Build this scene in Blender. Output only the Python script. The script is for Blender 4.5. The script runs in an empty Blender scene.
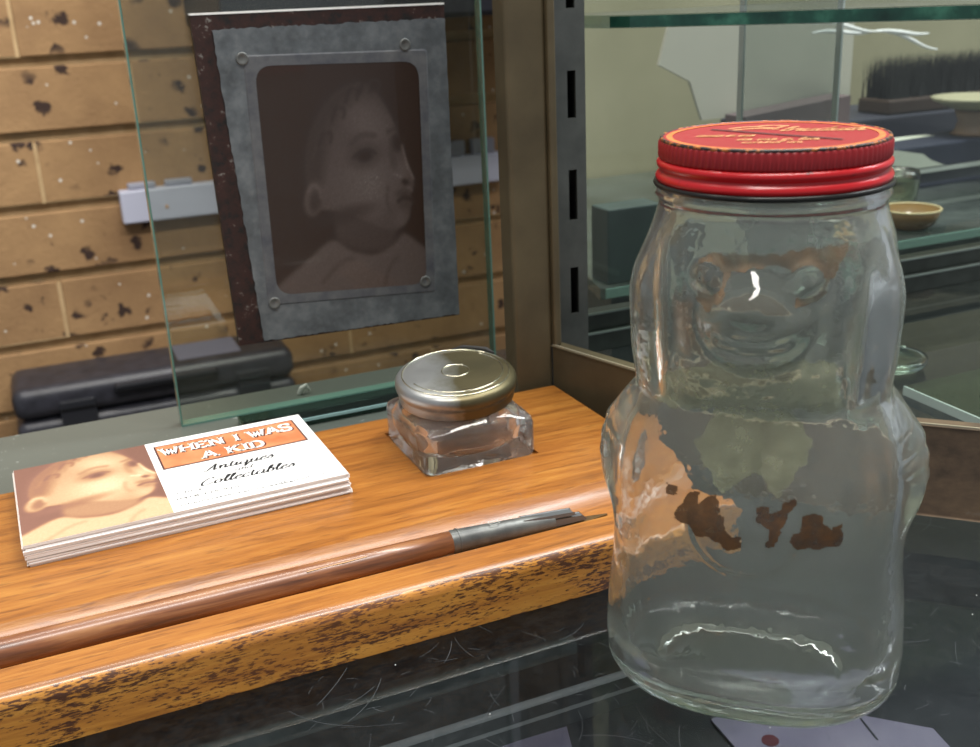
import bpy, bmesh, math, random
import numpy as np
from mathutils import Matrix, Vector
random.seed(7); rng = np.random.default_rng(11)
sc = bpy.context.scene
MM = 0.001

# ------------------------------------------------------------------ camera
cam_d = bpy.data.cameras.new('camera'); cam = bpy.data.objects.new('camera', cam_d)
sc.collection.objects.link(cam); sc.camera = cam
yaw, pitch, roll = .4031, .3399, -.0449
f_ = Vector((math.sin(yaw)*math.cos(pitch), math.cos(yaw)*math.cos(pitch), -math.sin(pitch)))
r0 = Vector((math.cos(yaw), -math.sin(yaw), 0)); u0 = r0.cross(f_)
r_ = r0*math.cos(roll)+u0*math.sin(roll); u_ = -r0*math.sin(roll)+u0*math.cos(roll)
M = Matrix((r_, u_, -f_)).transposed().to_4x4(); M.translation = Vector((0, 0, .1538))
cam.matrix_world = M
cam_d.sensor_width = 36; cam_d.lens = 36*1077/980; cam_d.clip_start = .01; cam_d.clip_end = 50
cam_d.dof.use_dof = True; cam_d.dof.focus_distance = .27; cam_d.dof.aperture_fstop = 33

# ------------------------------------------------------------------ world, lights, exposure
w = bpy.data.worlds.new('world'); sc.world = w; w.use_nodes = True
w.node_tree.nodes['Background'].inputs[0].default_value = (.86, .93, 1, 1)
w.node_tree.nodes['Background'].inputs[1].default_value = .32
def area(name, loc, size, power, col, target):
    l = bpy.data.lights.new(name, 'AREA'); l.shape = 'RECTANGLE'; l.size, l.size_y = size
    l.energy = power; l.color = col
    o = bpy.data.objects.new(name, l); sc.collection.objects.link(o); o.location = loc
    o.rotation_euler = (Vector(target)-Vector(loc)).to_track_quat('-Z', 'Y').to_euler()
area('ceiling_tube_over_counter', (.05, -.12, 1.35), (1.3, .16), 17, (1, .97, .92), (.05, .25, 0))
area('ceiling_tube_by_window', (1.15, .25, 1.25), (.16, 1.2), 12, (.93, .97, 1), (.3, .35, 0))
area('ceiling_tube_by_brick_wall', (.2, .75, 1.5), (1.6, .14), 17, (1, .95, .88), (.2, 1.3, -.2))
area('added_fill_over_shelf', (.75, .45, 1.2), (.16, .9), 9, (.95, 1, .97), (.5, .6, 0))  # added fill light that brightens the right background, not a known lamp
sc.view_settings.view_transform = 'Standard'; sc.view_settings.look = 'None'
sc.view_settings.exposure = 0.35; sc.view_settings.gamma = 1; sc.view_settings.use_curve_mapping = False
cy = sc.cycles
cy.max_bounces = 24; cy.transmission_bounces = 20; cy.transparent_max_bounces = 24; cy.glossy_bounces = 8; cy.diffuse_bounces = 5
cy.use_denoising = True; cy.sample_clamp_indirect = 6

# ------------------------------------------------------------------ material helpers
def lin(c):
    if isinstance(c, str): c = [int(c[i:i+2], 16)/255 for i in (0, 2, 4)]
    return tuple((x/12.92 if x <= .04045 else ((x+.055)/1.055)**2.4) for x in c)+(1,)
class Mat:
    def __init__(s, name):
        s.m = bpy.data.materials.new(name); s.m.use_nodes = True; s.t = s.m.node_tree
        s.b = s.t.nodes['Principled BSDF']; s.out = s.t.nodes['Material Output']
    def n(s, typ, **kw):
        nd = s.t.nodes.new(typ)
        for k, v in kw.items():
            if k.startswith('i_'):
                key = k[2:]; key = int(key) if key.isdigit() else key.replace('_', ' ')
                nd.inputs[key].default_value = v
            else: setattr(nd, k, v)
        return nd
    def l(s, a, b): s.t.links.new(a, b)
    def co(s, scale=(1, 1, 1), rot=(0, 0, 0)):
        tc = s.n('ShaderNodeTexCoord'); mp = s.n('ShaderNodeMapping')
        mp.inputs['Scale'].default_value = scale; mp.inputs['Rotation'].default_value = rot
        s.l(tc.outputs['Object'], mp.inputs[0]); return mp.outputs[0]
    def noise(s, vec, scale, detail=4, rough=.55, dist=0):
        nd = s.n('ShaderNodeTexNoise'); nd.inputs['Scale'].default_value = scale; nd.inputs['Detail'].default_value = detail
        nd.inputs['Roughness'].default_value = rough; nd.inputs['Distortion'].default_value = dist
        s.l(vec, nd.inputs['Vector']); return nd.outputs['Fac']
    def ramp(s, fac, stops):
        r = s.n('ShaderNodeValToRGB'); e = r.color_ramp.elements
        while len(e) < len(stops): e.new(.5)
        for el, (p, c) in zip(e, stops): el.position = p; el.color = lin(c) if not isinstance(c, (int, float)) else (c, c, c, 1)
        s.l(fac, r.inputs[0]); return r.outputs[0]
    def mix(s, fac, a, b, mode='MIX'):
        m = s.n('ShaderNodeMix', data_type='RGBA', blend_type=mode)
        for v, k in ((fac, 0), (a, 6), (b, 7)):
            if hasattr(v, 'links'): s.l(v, m.inputs[k])
            else: m.inputs[k].default_value = v
        return m.outputs[2]
    def bump(s, h, strength=.3, dist=.0005):
        b = s.n('ShaderNodeBump'); b.inputs['Strength'].default_value = strength; b.inputs['Distance'].default_value = dist
        s.l(h, b.inputs['Height']); s.l(b.outputs[0], s.b.inputs['Normal'])
    def set(s, **kw):
        for k, v in kw.items():
            k = k.replace('_', ' ')
            if hasattr(v, 'links'): s.l(v, s.b.inputs[k])
            else: s.b.inputs[k].default_value = v
        return s
def plain(name, col, rough=.5, metal=0, coat=0, spec=.5):
    m = Mat(name); m.set(Base_Color=lin(col), Roughness=rough, Metallic=metal, Coat_Weight=coat)
    m.b.inputs['Specular IOR Level'].default_value = spec; return m.m
def mottled(name, c1, c2, scale=60, rough=.5, metal=0, lo=.35, hi=.65, bump=0, vscale=(1, 1, 1)):
    m = Mat(name); v = m.co(vscale); nz = m.noise(v, scale, 6, .6)
    m.set(Base_Color=m.ramp(nz, [(lo, c1), (hi, c2)]), Roughness=rough, Metallic=metal)
    if bump: m.bump(nz, bump)
    return m.m
def thin_glass(name, tint='e6f0ea', gloss=1.0, rough=.02, dust=0, dustcol='9aa39c', dscale=90):
    """clear sheet glass: straight transmission plus a Fresnel reflection (and optional film of dust)"""
    m = Mat(name); t = m.t; t.nodes.remove(m.b)
    tr = m.n('ShaderNodeBsdfTransparent'); tr.inputs[0].default_value = lin(tint)
    gl = m.n('ShaderNodeBsdfGlossy'); gl.inputs['Roughness'].default_value = rough
    lw = m.n('ShaderNodeLayerWeight'); lw.inputs[0].default_value = .5
    pw5 = m.n('ShaderNodeMath', operation='POWER'); pw5.inputs[1].default_value = 5; m.l(lw.outputs['Facing'], pw5.inputs[0])
    mu = m.n('ShaderNodeMath', operation='MULTIPLY_ADD'); mu.inputs[1].default_value = .9*gloss; mu.inputs[2].default_value = .04*gloss; m.l(pw5.outputs[0], mu.inputs[0])
    mx = m.n('ShaderNodeMixShader'); m.l(mu.outputs[0], mx.inputs[0]); m.l(tr.outputs[0], mx.inputs[1]); m.l(gl.outputs[0], mx.inputs[2])
    last = mx
    if dust:
        nz = m.noise(m.co(), dscale, 6, .7)
        r = m.ramp(nz, [(.4, dust*.25), (.75, dust)])
        df = m.n('ShaderNodeBsdfDiffuse'); df.inputs[0].default_value = lin(dustcol)
        m2 = m.n('ShaderNodeMixShader'); m.l(r, m2.inputs[0]); m.l(mx.outputs[0], m2.inputs[1]); m.l(df.outputs[0], m2.inputs[2]); last = m2
    m.l(last.outputs[0], m.out.inputs[0]); return m.m
def solid_glass(name, col='eef6f1', rough=0.0, ior=1.5, absorb=None, dens=0):
    m = Mat(name); m.set(Base_Color=lin(col), Roughness=rough, IOR=ior, Transmission_Weight=1.0)
    if absorb:
        va = m.n('ShaderNodeVolumeAbsorption'); va.inputs[0].default_value = lin(absorb); va.inputs[1].default_value = dens
        m.l(va.outputs[0], m.out.inputs[1])
    return m.m
def hazy_glass(name, col, ior, absorb, dens, haze, hazecol):
    """moulded glass with a faint worn, dusty bloom"""
    m = Mat(name); m.set(Base_Color=lin(col), Roughness=.02, IOR=ior, Transmission_Weight=1.0)
    m.bump(m.noise(m.co(), 110, 3, .5), .3, .0011)
    va = m.n('ShaderNodeVolumeAbsorption'); va.inputs[0].default_value = lin(absorb); va.inputs[1].default_value = dens
    m.l(va.outputs[0], m.out.inputs[1])
    df = m.n('ShaderNodeBsdfDiffuse'); df.inputs[0].default_value = lin(hazecol); tl = m.n('ShaderNodeBsdfTranslucent'); tl.inputs[0].default_value = lin(hazecol)
    m1 = m.n('ShaderNodeMixShader'); m1.inputs[0].default_value = .5; m.l(df.outputs[0], m1.inputs[1]); m.l(tl.outputs[0], m1.inputs[2])
    fac = m.ramp(m.noise(m.co(), 45, 5, .6), [(.3, haze*.6), (.7, haze*1.5)])
    m2 = m.n('ShaderNodeMixShader'); m.l(fac, m2.inputs[0]); m.l(m.b.outputs[0], m2.inputs[1]); m.l(m1.outputs[0], m2.inputs[2]); m.l(m2.outputs[0], m.out.inputs[0])
    return m.m
def film(name, c1, c2, alpha, scale=250, lo=.35, hi=.65, rough=.6):
    """thin residue of old paint, partly see-through"""
    m = Mat(name); nz = m.noise(m.co(), scale, 5, .65)
    m.set(Base_Color=m.ramp(nz, [(lo, c1), (hi, c2)]), Roughness=rough)
    m.set(Alpha=m.ramp(nz, [(lo, max(0, alpha-.14)), (hi, min(1, alpha+.1))])); return m.m
def painted(name, rough=.5, coat=0, metal=0):
    """a printed picture: colours held per point of its mesh"""
    m = Mat(name); a = m.n('ShaderNodeVertexColor'); a.layer_name = 'print'
    m.set(Base_Color=a.outputs[0], Roughness=rough, Coat_Weight=coat, Metallic=metal); return m.m

# ------------------------------------------------------------------ object helpers (all sizes in millimetres)
def thing(name, label, cat, loc=(0, 0, 0), rotz=0, group=None):
    o = bpy.data.objects.new(name, None); sc.collection.objects.link(o); o.empty_display_size = .02
    o.location = Vector(loc)*MM; o.rotation_euler = (0, 0, rotz); tag(o, label, cat, group); return o
def tag(o, label, cat, group=None, kind=None):
    o['label'] = label; o['category'] = cat
    if group: o['group'] = group
    if kind: o['kind'] = kind
    return o
def obj(name, geo, mat, parent=None, smooth=False, loc=None, bevel=0, label=None, seg=2):
    v, f = geo
    me = bpy.data.meshes.new(name); me.from_pydata([tuple(c*MM for c in p) for p in v], [], f); me.update()
    bm = bmesh.new(); bm.from_mesh(me); bmesh.ops.remove_doubles(bm, verts=bm.verts, dist=1e-7)
    if bevel: bmesh.ops.bevel(bm, geom=list(bm.edges), offset=bevel*MM, segments=seg, affect='EDGES', profile=.5, clamp_overlap=True)
    bmesh.ops.recalc_face_normals(bm, faces=bm.faces); bm.to_mesh(me); bm.free()
    me.materials.append(mat)
    if smooth:
        for p in me.polygons: p.use_smooth = True
        if smooth == 'auto': me.set_sharp_from_angle(angle=math.radians(40))
    o = bpy.data.objects.new(name, me); sc.collection.objects.link(o)
    if parent: o.parent = parent
    if loc is not None: o.location = Vector(loc)*MM
    if label: o['label'] = label
    return o
def struct(o):
    o['kind'] = 'structure'; return o
def join(*geos):
    V, F = [], []
    for v, f in geos:
        b = len(V); V += [tuple(p) for p in v]; F += [tuple(i+b for i in q) for q in f]
    return V, F
def box(x0, x1, y0, y1, z0, z1):
    v = [(x, y, z) for z in (z0, z1) for y in (y0, y1) for x in (x0, x1)]
    return v, [(0, 2, 3, 1), (4, 5, 7, 6), (0, 1, 5, 4), (2, 6, 7, 3), (0, 4, 6, 2), (1, 3, 7, 5)]
def prism(poly, axis, a, b):
    """polygon extruded along x, y or z"""
    n = len(poly)
    def P(p, t): return {'x': (t, p[0], p[1]), 'y': (p[0], t, p[1]), 'z': (p[0], p[1], t)}[axis]
    v = [P(p, a) for p in poly]+[P(p, b) for p in poly]
    return v, [tuple(range(n)), tuple(range(2*n-1, n-1, -1))]+[(i, (i+1) % n, n+(i+1) % n, n+i) for i in range(n)]
def bar(p, q, wd, z0, z1, off=0):
    """upright plank from p to q (plan points), width to the left of travel"""
    d = np.array(q, float)-np.array(p, float); d /= np.linalg.norm(d); nrm = np.array([-d[1], d[0]])
    a = np.array(p)+nrm*off; b = np.array(q)+nrm*off
    return prism([tuple(a), tuple(b), tuple(b+nrm*wd), tuple(a+nrm*wd)], 'z', z0, z1)
def lathe(prof, n=64, mod=None):
    V, F = [], []; k = len(prof)
    for j in range(n):
        t = 2*math.pi*j/n
        for i, (r, z) in enumerate(prof):
            rr = r if mod is None else mod(r, z, t)
            V.append((rr*math.cos(t), rr*math.sin(t), z))
    for j in range(n):
        for i in range(k-1):
            a, b = j*k+i, ((j+1) % n)*k+i
            F.append((a, b, b+1, a+1))
    for idx, flip in ((0, True), (k-1, False)):
        if prof[idx][0] > 1e-6:
            ring = [j*k+idx for j in range(n)]; F.append(tuple(ring[::-1] if flip else ring))
    return V, F
def move(geo, d, rz=0):
    c, s = math.cos(rz), math.sin(rz)
    return [(x*c-y*s+d[0], x*s+y*c+d[1], z+d[2]) for x, y, z in geo[0]], geo[1]
def tube(pts, r, n=10, cap=True):
    P = [Vector(p) for p in pts]; V, F = [], []
    rs = r if hasattr(r, '__len__') else [r]*len(P)
    for i, p in enumerate(P):
        d = (P[min(i+1, len(P)-1)]-P[max(i-1, 0)]).normalized()
        a = d.cross(Vector((0, 0, 1))) if abs(d.z) < .95 else d.cross(Vector((1, 0, 0))); a.normalize(); b = d.cross(a)
        for j in range(n):
            t = 2*math.pi*j/n; V.append(tuple(p+(a*math.cos(t)+b*math.sin(t))*rs[i]))
    for i in range(len(P)-1):
        for j in range(n): F.append((i*n+j, i*n+(j+1) % n, (i+1)*n+(j+1) % n, (i+1)*n+j))
    if cap: F += [tuple(range(n)), tuple(range((len(P)-1)*n, len(P)*n))]
    return V, F
def ribbon(pts, wfun, z=0):
    """flat stroke in the xy plane"""
    P = [np.array(p, float) for p in pts]; V, F = [], []
    for i, p in enumerate(P):
        d = P[min(i+1, len(P)-1)]-P[max(i-1, 0)]; L = np.linalg.norm(d); d = d/L if L > 0 else np.array([1, 0.])
        nrm = np.array([-d[1], d[0]]); h = wfun(d)/2
        V += [(p[0]-nrm[0]*h, p[1]-nrm[1]*h, z), (p[0]+nrm[0]*h, p[1]+nrm[1]*h, z)]
    for i in range(len(P)-1): F.append((2*i, 2*i+2, 2*i+3, 2*i+1))
    return V, F
def smooth_line(pts, k=6):
    P = [np.array(p, float) for p in pts]; out = []
    for i in range(len(P)-1):
        a, b, c, d = P[max(i-1, 0)], P[i], P[i+1], P[min(i+2, len(P)-1)]
        for t in np.linspace(0, 1, k, endpoint=False):
            out.append(.5*((2*b)+(-a+c)*t+(2*a-5*b+4*c-d)*t*t+(-a+3*b-3*c+d)*t**3))
    return out+[P[-1]]
def inside(x, y, poly):
    c = False; n = len(poly); j = n-1
    for i in range(n):
        xi, yi = poly[i]; xj, yj = poly[j]
        if (yi > y) != (yj > y) and x < (xj-xi)*(y-yi)/(yj-yi)+xi: c = not c
        j = i
    return c
def sstep(a, b, x):
    t = np.clip((x-a)/(b-a), 0, 1); return t*t*(3-2*t)
def shell(outer, inner):
    """closed vessel wall: rows of equal-length rings, outside from bottom up then inside from top down"""
    rows = [np.array(r) for r in outer]+[np.array(r) for r in inner]; n = len(rows[0])
    V = [tuple(p) for r in rows for p in r]; F = []
    for i in range(len(rows)-1):
        for j in range(n): F.append((i*n+j, i*n+(j+1) % n, (i+1)*n+(j+1) % n, (i+1)*n+j))
    for row in (0, len(rows)-1):
        c = len(V); V.append(tuple(rows[row].mean(0)))
        for j in range(n): F.append((row*n+j, row*n+(j+1) % n, c))
    return V, F

# ------------------------------------------------------------------ structure: brick wall, board wall, floor
brick = Mat('tan_brick')
v = brick.co(); base = brick.ramp(brick.noise(v, 14, 6, .6), [(.3, '977450'), (.7, 'b38d62')])
vor = brick.n('ShaderNodeTexVoronoi', feature='F1'); vor.inputs['Scale'].default_value = 34; vor.inputs['Randomness'].default_value = 1
wob = brick.n('ShaderNodeVectorMath', operation='MULTIPLY_ADD')
nzc = brick.n('ShaderNodeTexNoise'); nzc.inputs['Scale'].default_value = 90; nzc.inputs['Detail'].default_value = 3; brick.l(v, nzc.inputs['Vector'])
brick.l(nzc.outputs['Color'], wob.inputs[0]); wob.inputs[1].default_value = (.022, .022, .022); brick.l(v, wob.inputs[2]); brick.l(wob.outputs[0], vor.inputs['Vector'])
spot = brick.ramp(vor.outputs['Distance'], [(.24, 1.0), (.34, 0.0)])
gate = brick.ramp(brick.noise(v, 17, 2), [(.47, 0.0), (.55, 1.0)])
c = brick.mix(brick.mix(1.0, spot, gate, 'MULTIPLY'), base, lin('3d2a22'))
vor2 = brick.n('ShaderNodeTexVoronoi', feature='F1'); vor2.inputs['Scale'].default_value = 42; brick.l(v, vor2.inputs['Vector'])
c = brick.mix(brick.ramp(vor2.outputs['Distance'], [(.075, 1.0), (.1, 0.0)]), c, lin('e0d6c8'))
brick.set(Base_Color=c, Roughness=.8); brick.bump(brick.noise(v, 180, 5), .5, .002)
mortar = mottled('pale_mortar', 'b99a70', 'd0b186', 40, .9)
YW = 1458.6
bv = []
for k in range(-4, 8):
    zt = 98-87.3*k-5.5; zb = zt-87.3+12
    if zb > 560 or zt < -560: continue
    x = 26-250*6-(0 if k % 2 else 125)
    while x < 1500:
        bv.append(box(x+1.6, x+248.4, YW-11+random.uniform(-1, 1), YW+20, zb, zt)); x += 250
walls = struct(obj('wall_back', join(*bv), brick.m, bevel=1.6, seg=1))
struct(obj('mortar', join(box(-1480, 1500, YW, YW+40, -560, 560), *[box(-1480, 1500, YW-10, YW+2, 98-87.3*k+6.5, 98-87.3*k+74.5+5) for k in range(-3, 7)]), mortar, walls))
struct(obj('floor', box(-1500, 1700, -800, 1500, -860, -840), plain('floor_grey', '4a4743', .7)))
board = Mat('scuffed_board'); v = board.co()
cb = board.ramp(board.noise(v, 9, 4), [(.3, '8e8a6e'), (.7, 'a19c80')])
sm = board.ramp(board.noise(board.co((1, 1, .35)), 26, 6, .6), [(.66, 0.0), (.72, 1.0)])
board.set(Base_Color=board.mix(sm, cb, lin('6f6b56')), Roughness=.75)
struct(obj('wall_right', join(box(395, 1600, 790, 806, -840, 620)), board.m))

# ------------------------------------------------------------------ counter
ctr = thing('display_counter', 'black display counter with scratched glass top under the jar and wooden stand', 'counter', (0, 0, -840))
def C_(g): return move(g, (0, 0, 840))
counter_glass = thin_glass('counter_glass', 'dfe1e2', 1.0, .035, .03, '8a8f92', 240)
obj('glass_top', C_(box(-420, 900, -120, 428, -8, 0)), counter_glass, ctr, bevel=.8)
dark = mottled('black_shelf', '24262b', '33353b', 30, .55)
obj('inner_shelf', C_(box(-415, 895, -115, 424, -60, -45)), dark, ctr)
obj('carcass', C_(box(-415, 895, -115, 424, -840, -60)), plain('carcass_black', '1c1b1a', .6), ctr)
gg = mottled('grey_green_metal', '4c5955', '5d6864', 50, .45)
for y0, y1, z in ((224.5, 230.5, -14), (204, 207, -14), (198.6, 200, -14)):
    obj('inner_rail', C_(box(-415, 118 if y0 > 210 else 140, y0, y1, z-4, z)), gg if y0 > 210 else plain('steel_rail', '6d7274', .35, .4), ctr)
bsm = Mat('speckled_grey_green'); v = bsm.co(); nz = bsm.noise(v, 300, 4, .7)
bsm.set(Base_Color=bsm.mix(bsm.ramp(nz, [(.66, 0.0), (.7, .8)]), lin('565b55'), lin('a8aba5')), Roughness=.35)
obj('back_reflection', C_(box(-420, 175, 340, 428, 0, .5)), bsm.m, ctr)  # solid strip coloured like the brick wall's reflection in the glass top
# hair scratches on the glass
sv = []
def scratch(x, y, ang, L, bend, wd):
    n = 8; pts = []
    for i in range(n+1):
        t = i/n-.5; a = ang+bend*t
        pts.append((x+math.cos(a)*L*t, y+math.sin(a)*L*t))
    return ribbon(pts, lambda d: wd, 840.06)
for i in range(420):
    x, y = random.uniform(40, 330), random.uniform(130, 223)
    if x > 170: y = random.uniform(120, 400-x*.5) 
    sv.append(scratch(x, y, random.uniform(0, math.pi), random.choice((2, 3, 5, 8, 14))*random.uniform(.6, 1.3), random.uniform(-.4, .4), random.uniform(.03, .08)))
so = obj('scratches', join(*sv), plain('scratch_grey', '4f5458', .6), ctr); so['kind'] = 'stuff'
obj('dust_specks', join(*[move(box(-.12, .12, -.12, .12, 840, 840.15), (random.uniform(-60, 300), random.uniform(130, 222), 0), random.random()) for i in range(24)]), plain('dust_white', 'c9cbc8', .8), ctr)['kind'] = 'stuff'

paper = Mat('lavender_paper'); v = paper.co()
paper.set(Base_Color=paper.ramp(paper.noise(v, 30, 4), [(.35, '86809a'), (.65, 'a49eb2')]), Roughness=.7)
def sheet(name, poly, label, cat, mat, z=-44.4, th=.5):
    cx, cy = np.mean([p[0] for p in poly]), np.mean([p[1] for p in poly])
    t = obj(name, prism([(a-cx, b-cy) for a, b in poly], 'z', 0, th), mat, loc=(cx, cy, z)); tag(t, label, cat); return t
sheet('paper_slip', [(85, 229.5), (116, 228), (108.5, 205), (72, 205)], 'pale lavender paper slip under the counter glass, bottom middle of the photo', 'paper', paper.m)
ps = thing('paper_sheet', 'pale lavender paper with a dark line under the counter glass in front of the jar', 'paper', (180, 195, -44.4))
obj('sheet', prism([(-26, 17), (-14, 18.5), (-2, 15), (8, 8), (14, -2), (26, -14), (20, -40), (-30, -30)], 'z', 0, .5), paper.m, ps)
obj('ink_line', ribbon([(7, 5), (12, 1), (9, -11)], lambda d: .7, .6), plain('ink', '33333f', .6), ps)
obj('red_mark', lathe([(2.4, .55), (2.4, .7)], 20), plain('dull_red', '6d3038', .6), ps, loc=(-17, 2, 0))

# ------------------------------------------------------------------ wooden desk stand
def wood_mat(name, dark_amt, c0, c1, c2, fleck, rough, grain=0):
    m = Mat(name)
    v = m.co((.35, 4.2, 4.2)); n1 = m.noise(v, 62, 7, .65, .7)
    col = m.ramp(n1, [(.28, c0), (.5, c1), (.72, c2)])
    v2 = m.co((1, 9, 9)); n2 = m.noise(v2, 95, 3, .55)
    if grain:
        v3 = m.co((1, 4.5, 4.5)); n3 = m.noise(v3, 460, 4, .6); patch_ = m.noise(m.co((1, 3, 3)), 46, 4)
        mul = m.n('ShaderNodeMath', operation='MULTIPLY_ADD'); m.l(patch_, mul.inputs[0]); mul.inputs[1].default_value = .8; m.l(n3, mul.inputs[2])
        col = m.mix(m.ramp(mul.outputs[0], [(.90, 0.0), (1.0, dark_amt)]), col, lin(fleck))
    else: col = m.mix(m.ramp(n2, [(.56, 0.0), (.66, dark_amt)]), col, lin(fleck))
    blot = m.noise(m.co((1, 2, 2)), 16, 3)
    col = m.mix(m.ramp(blot, [(.45, 0.0), (.7, .35)]), col, lin('8d4f16'))
    m.set(Base_Color=col, Roughness=rough, Coat_Weight=.75 if grain else .3, Coat_Roughness=.2)
    m.bump(n2, .25, .0004); return m
w_top = wood_mat('varnished_wood', .45, '683c14', '9a6024', 'b27a36', '522b10', .38)
w_front = wood_mat('open_grain_wood', .95, '8a5218', 'b87a2a', 'cc923c', '43210f', .42, 1)
prof = []
def arc(cx, cz, r, a0, a1, n):
    return [(cx+r*math.cos(math.radians(a0+(a1-a0)*i/n)), cz+r*math.sin(math.radians(a0+(a1-a0)*i/n))) for i in range(n+1)]
Rg, cz = 13.5, 15+8.6             # pen groove: shallow cylinder
half = math.sqrt(Rg*Rg-8.6**2); a = math.degrees(math.asin(8.6/Rg))
prof = arc(226.9, 11.6, 3.4, 180, 90, 8)+arc(246, cz, Rg, 180+a, 360-a, 18)+arc(336.6, 13.6, 1.4, 90, 0, 4)+[(338, 0), (223.5, 0)]
WX0, WX1 = -118, 170
rows = []
for x, ins in ((WX0, 1.2), (WX0+.35, .35), (WX0+1.2, 0), (WX1-1.2, 0), (WX1-.35, .35), (WX1, 1.2)):
    cyy, czz = 280.75, 7.5
    rows.append([(x, p[0]+(ins if p[0] < cyy else -ins)*min(1, abs(p[0]-cyy)/57), p[1]-(ins if p[1] > 3 else 0)) for p in prof])
n = len(prof); V = [p for r in rows for p in r]; F = [tuple(range(n)), tuple(range(5*n+n-1, 5*n-1, -1))]
for i in range(5):
    for j in range(n): F.append((i*n+j, i*n+(j+1) % n, (i+1)*n+(j+1) % n, (i+1)*n+j))
stand = thing('desk_stand', 'varnished wooden desk stand with a pen groove, under the inkwell and cards', 'desk stand', (26, 280.75, 0))
tmp = obj('tmp', (V, F), w_top.m)
cut = obj('cut', box(98.55, 136.65, 283.75, 324.05, 13.8, 30), w_top.m)
md = tmp.modifiers.new('b', 'BOOLEAN'); md.operation = 'DIFFERENCE'; md.object = cut; md.solver = 'EXACT'
me = bpy.data.meshes.new_from_object(tmp.evaluated_get(bpy.context.evaluated_depsgraph_get()))
for o in (tmp, cut): bpy.data.objects.remove(o)
me.materials.clear(); me.materials.append(w_top.m); me.materials.append(w_front.m)
for p in me.polygons:
    cc = p.center
    if p.normal.y < -.55 and cc.y < .2275: p.material_index = 1
    p.use_smooth = True
me.set_sharp_from_angle(angle=math.radians(38)); me.transform(Matrix.Translation(Vector((-26, -280.75, 0))*MM))
me.name = 'block'; wo = bpy.data.objects.new('block', me); sc.collection.objects.link(wo); wo.parent = stand

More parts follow.
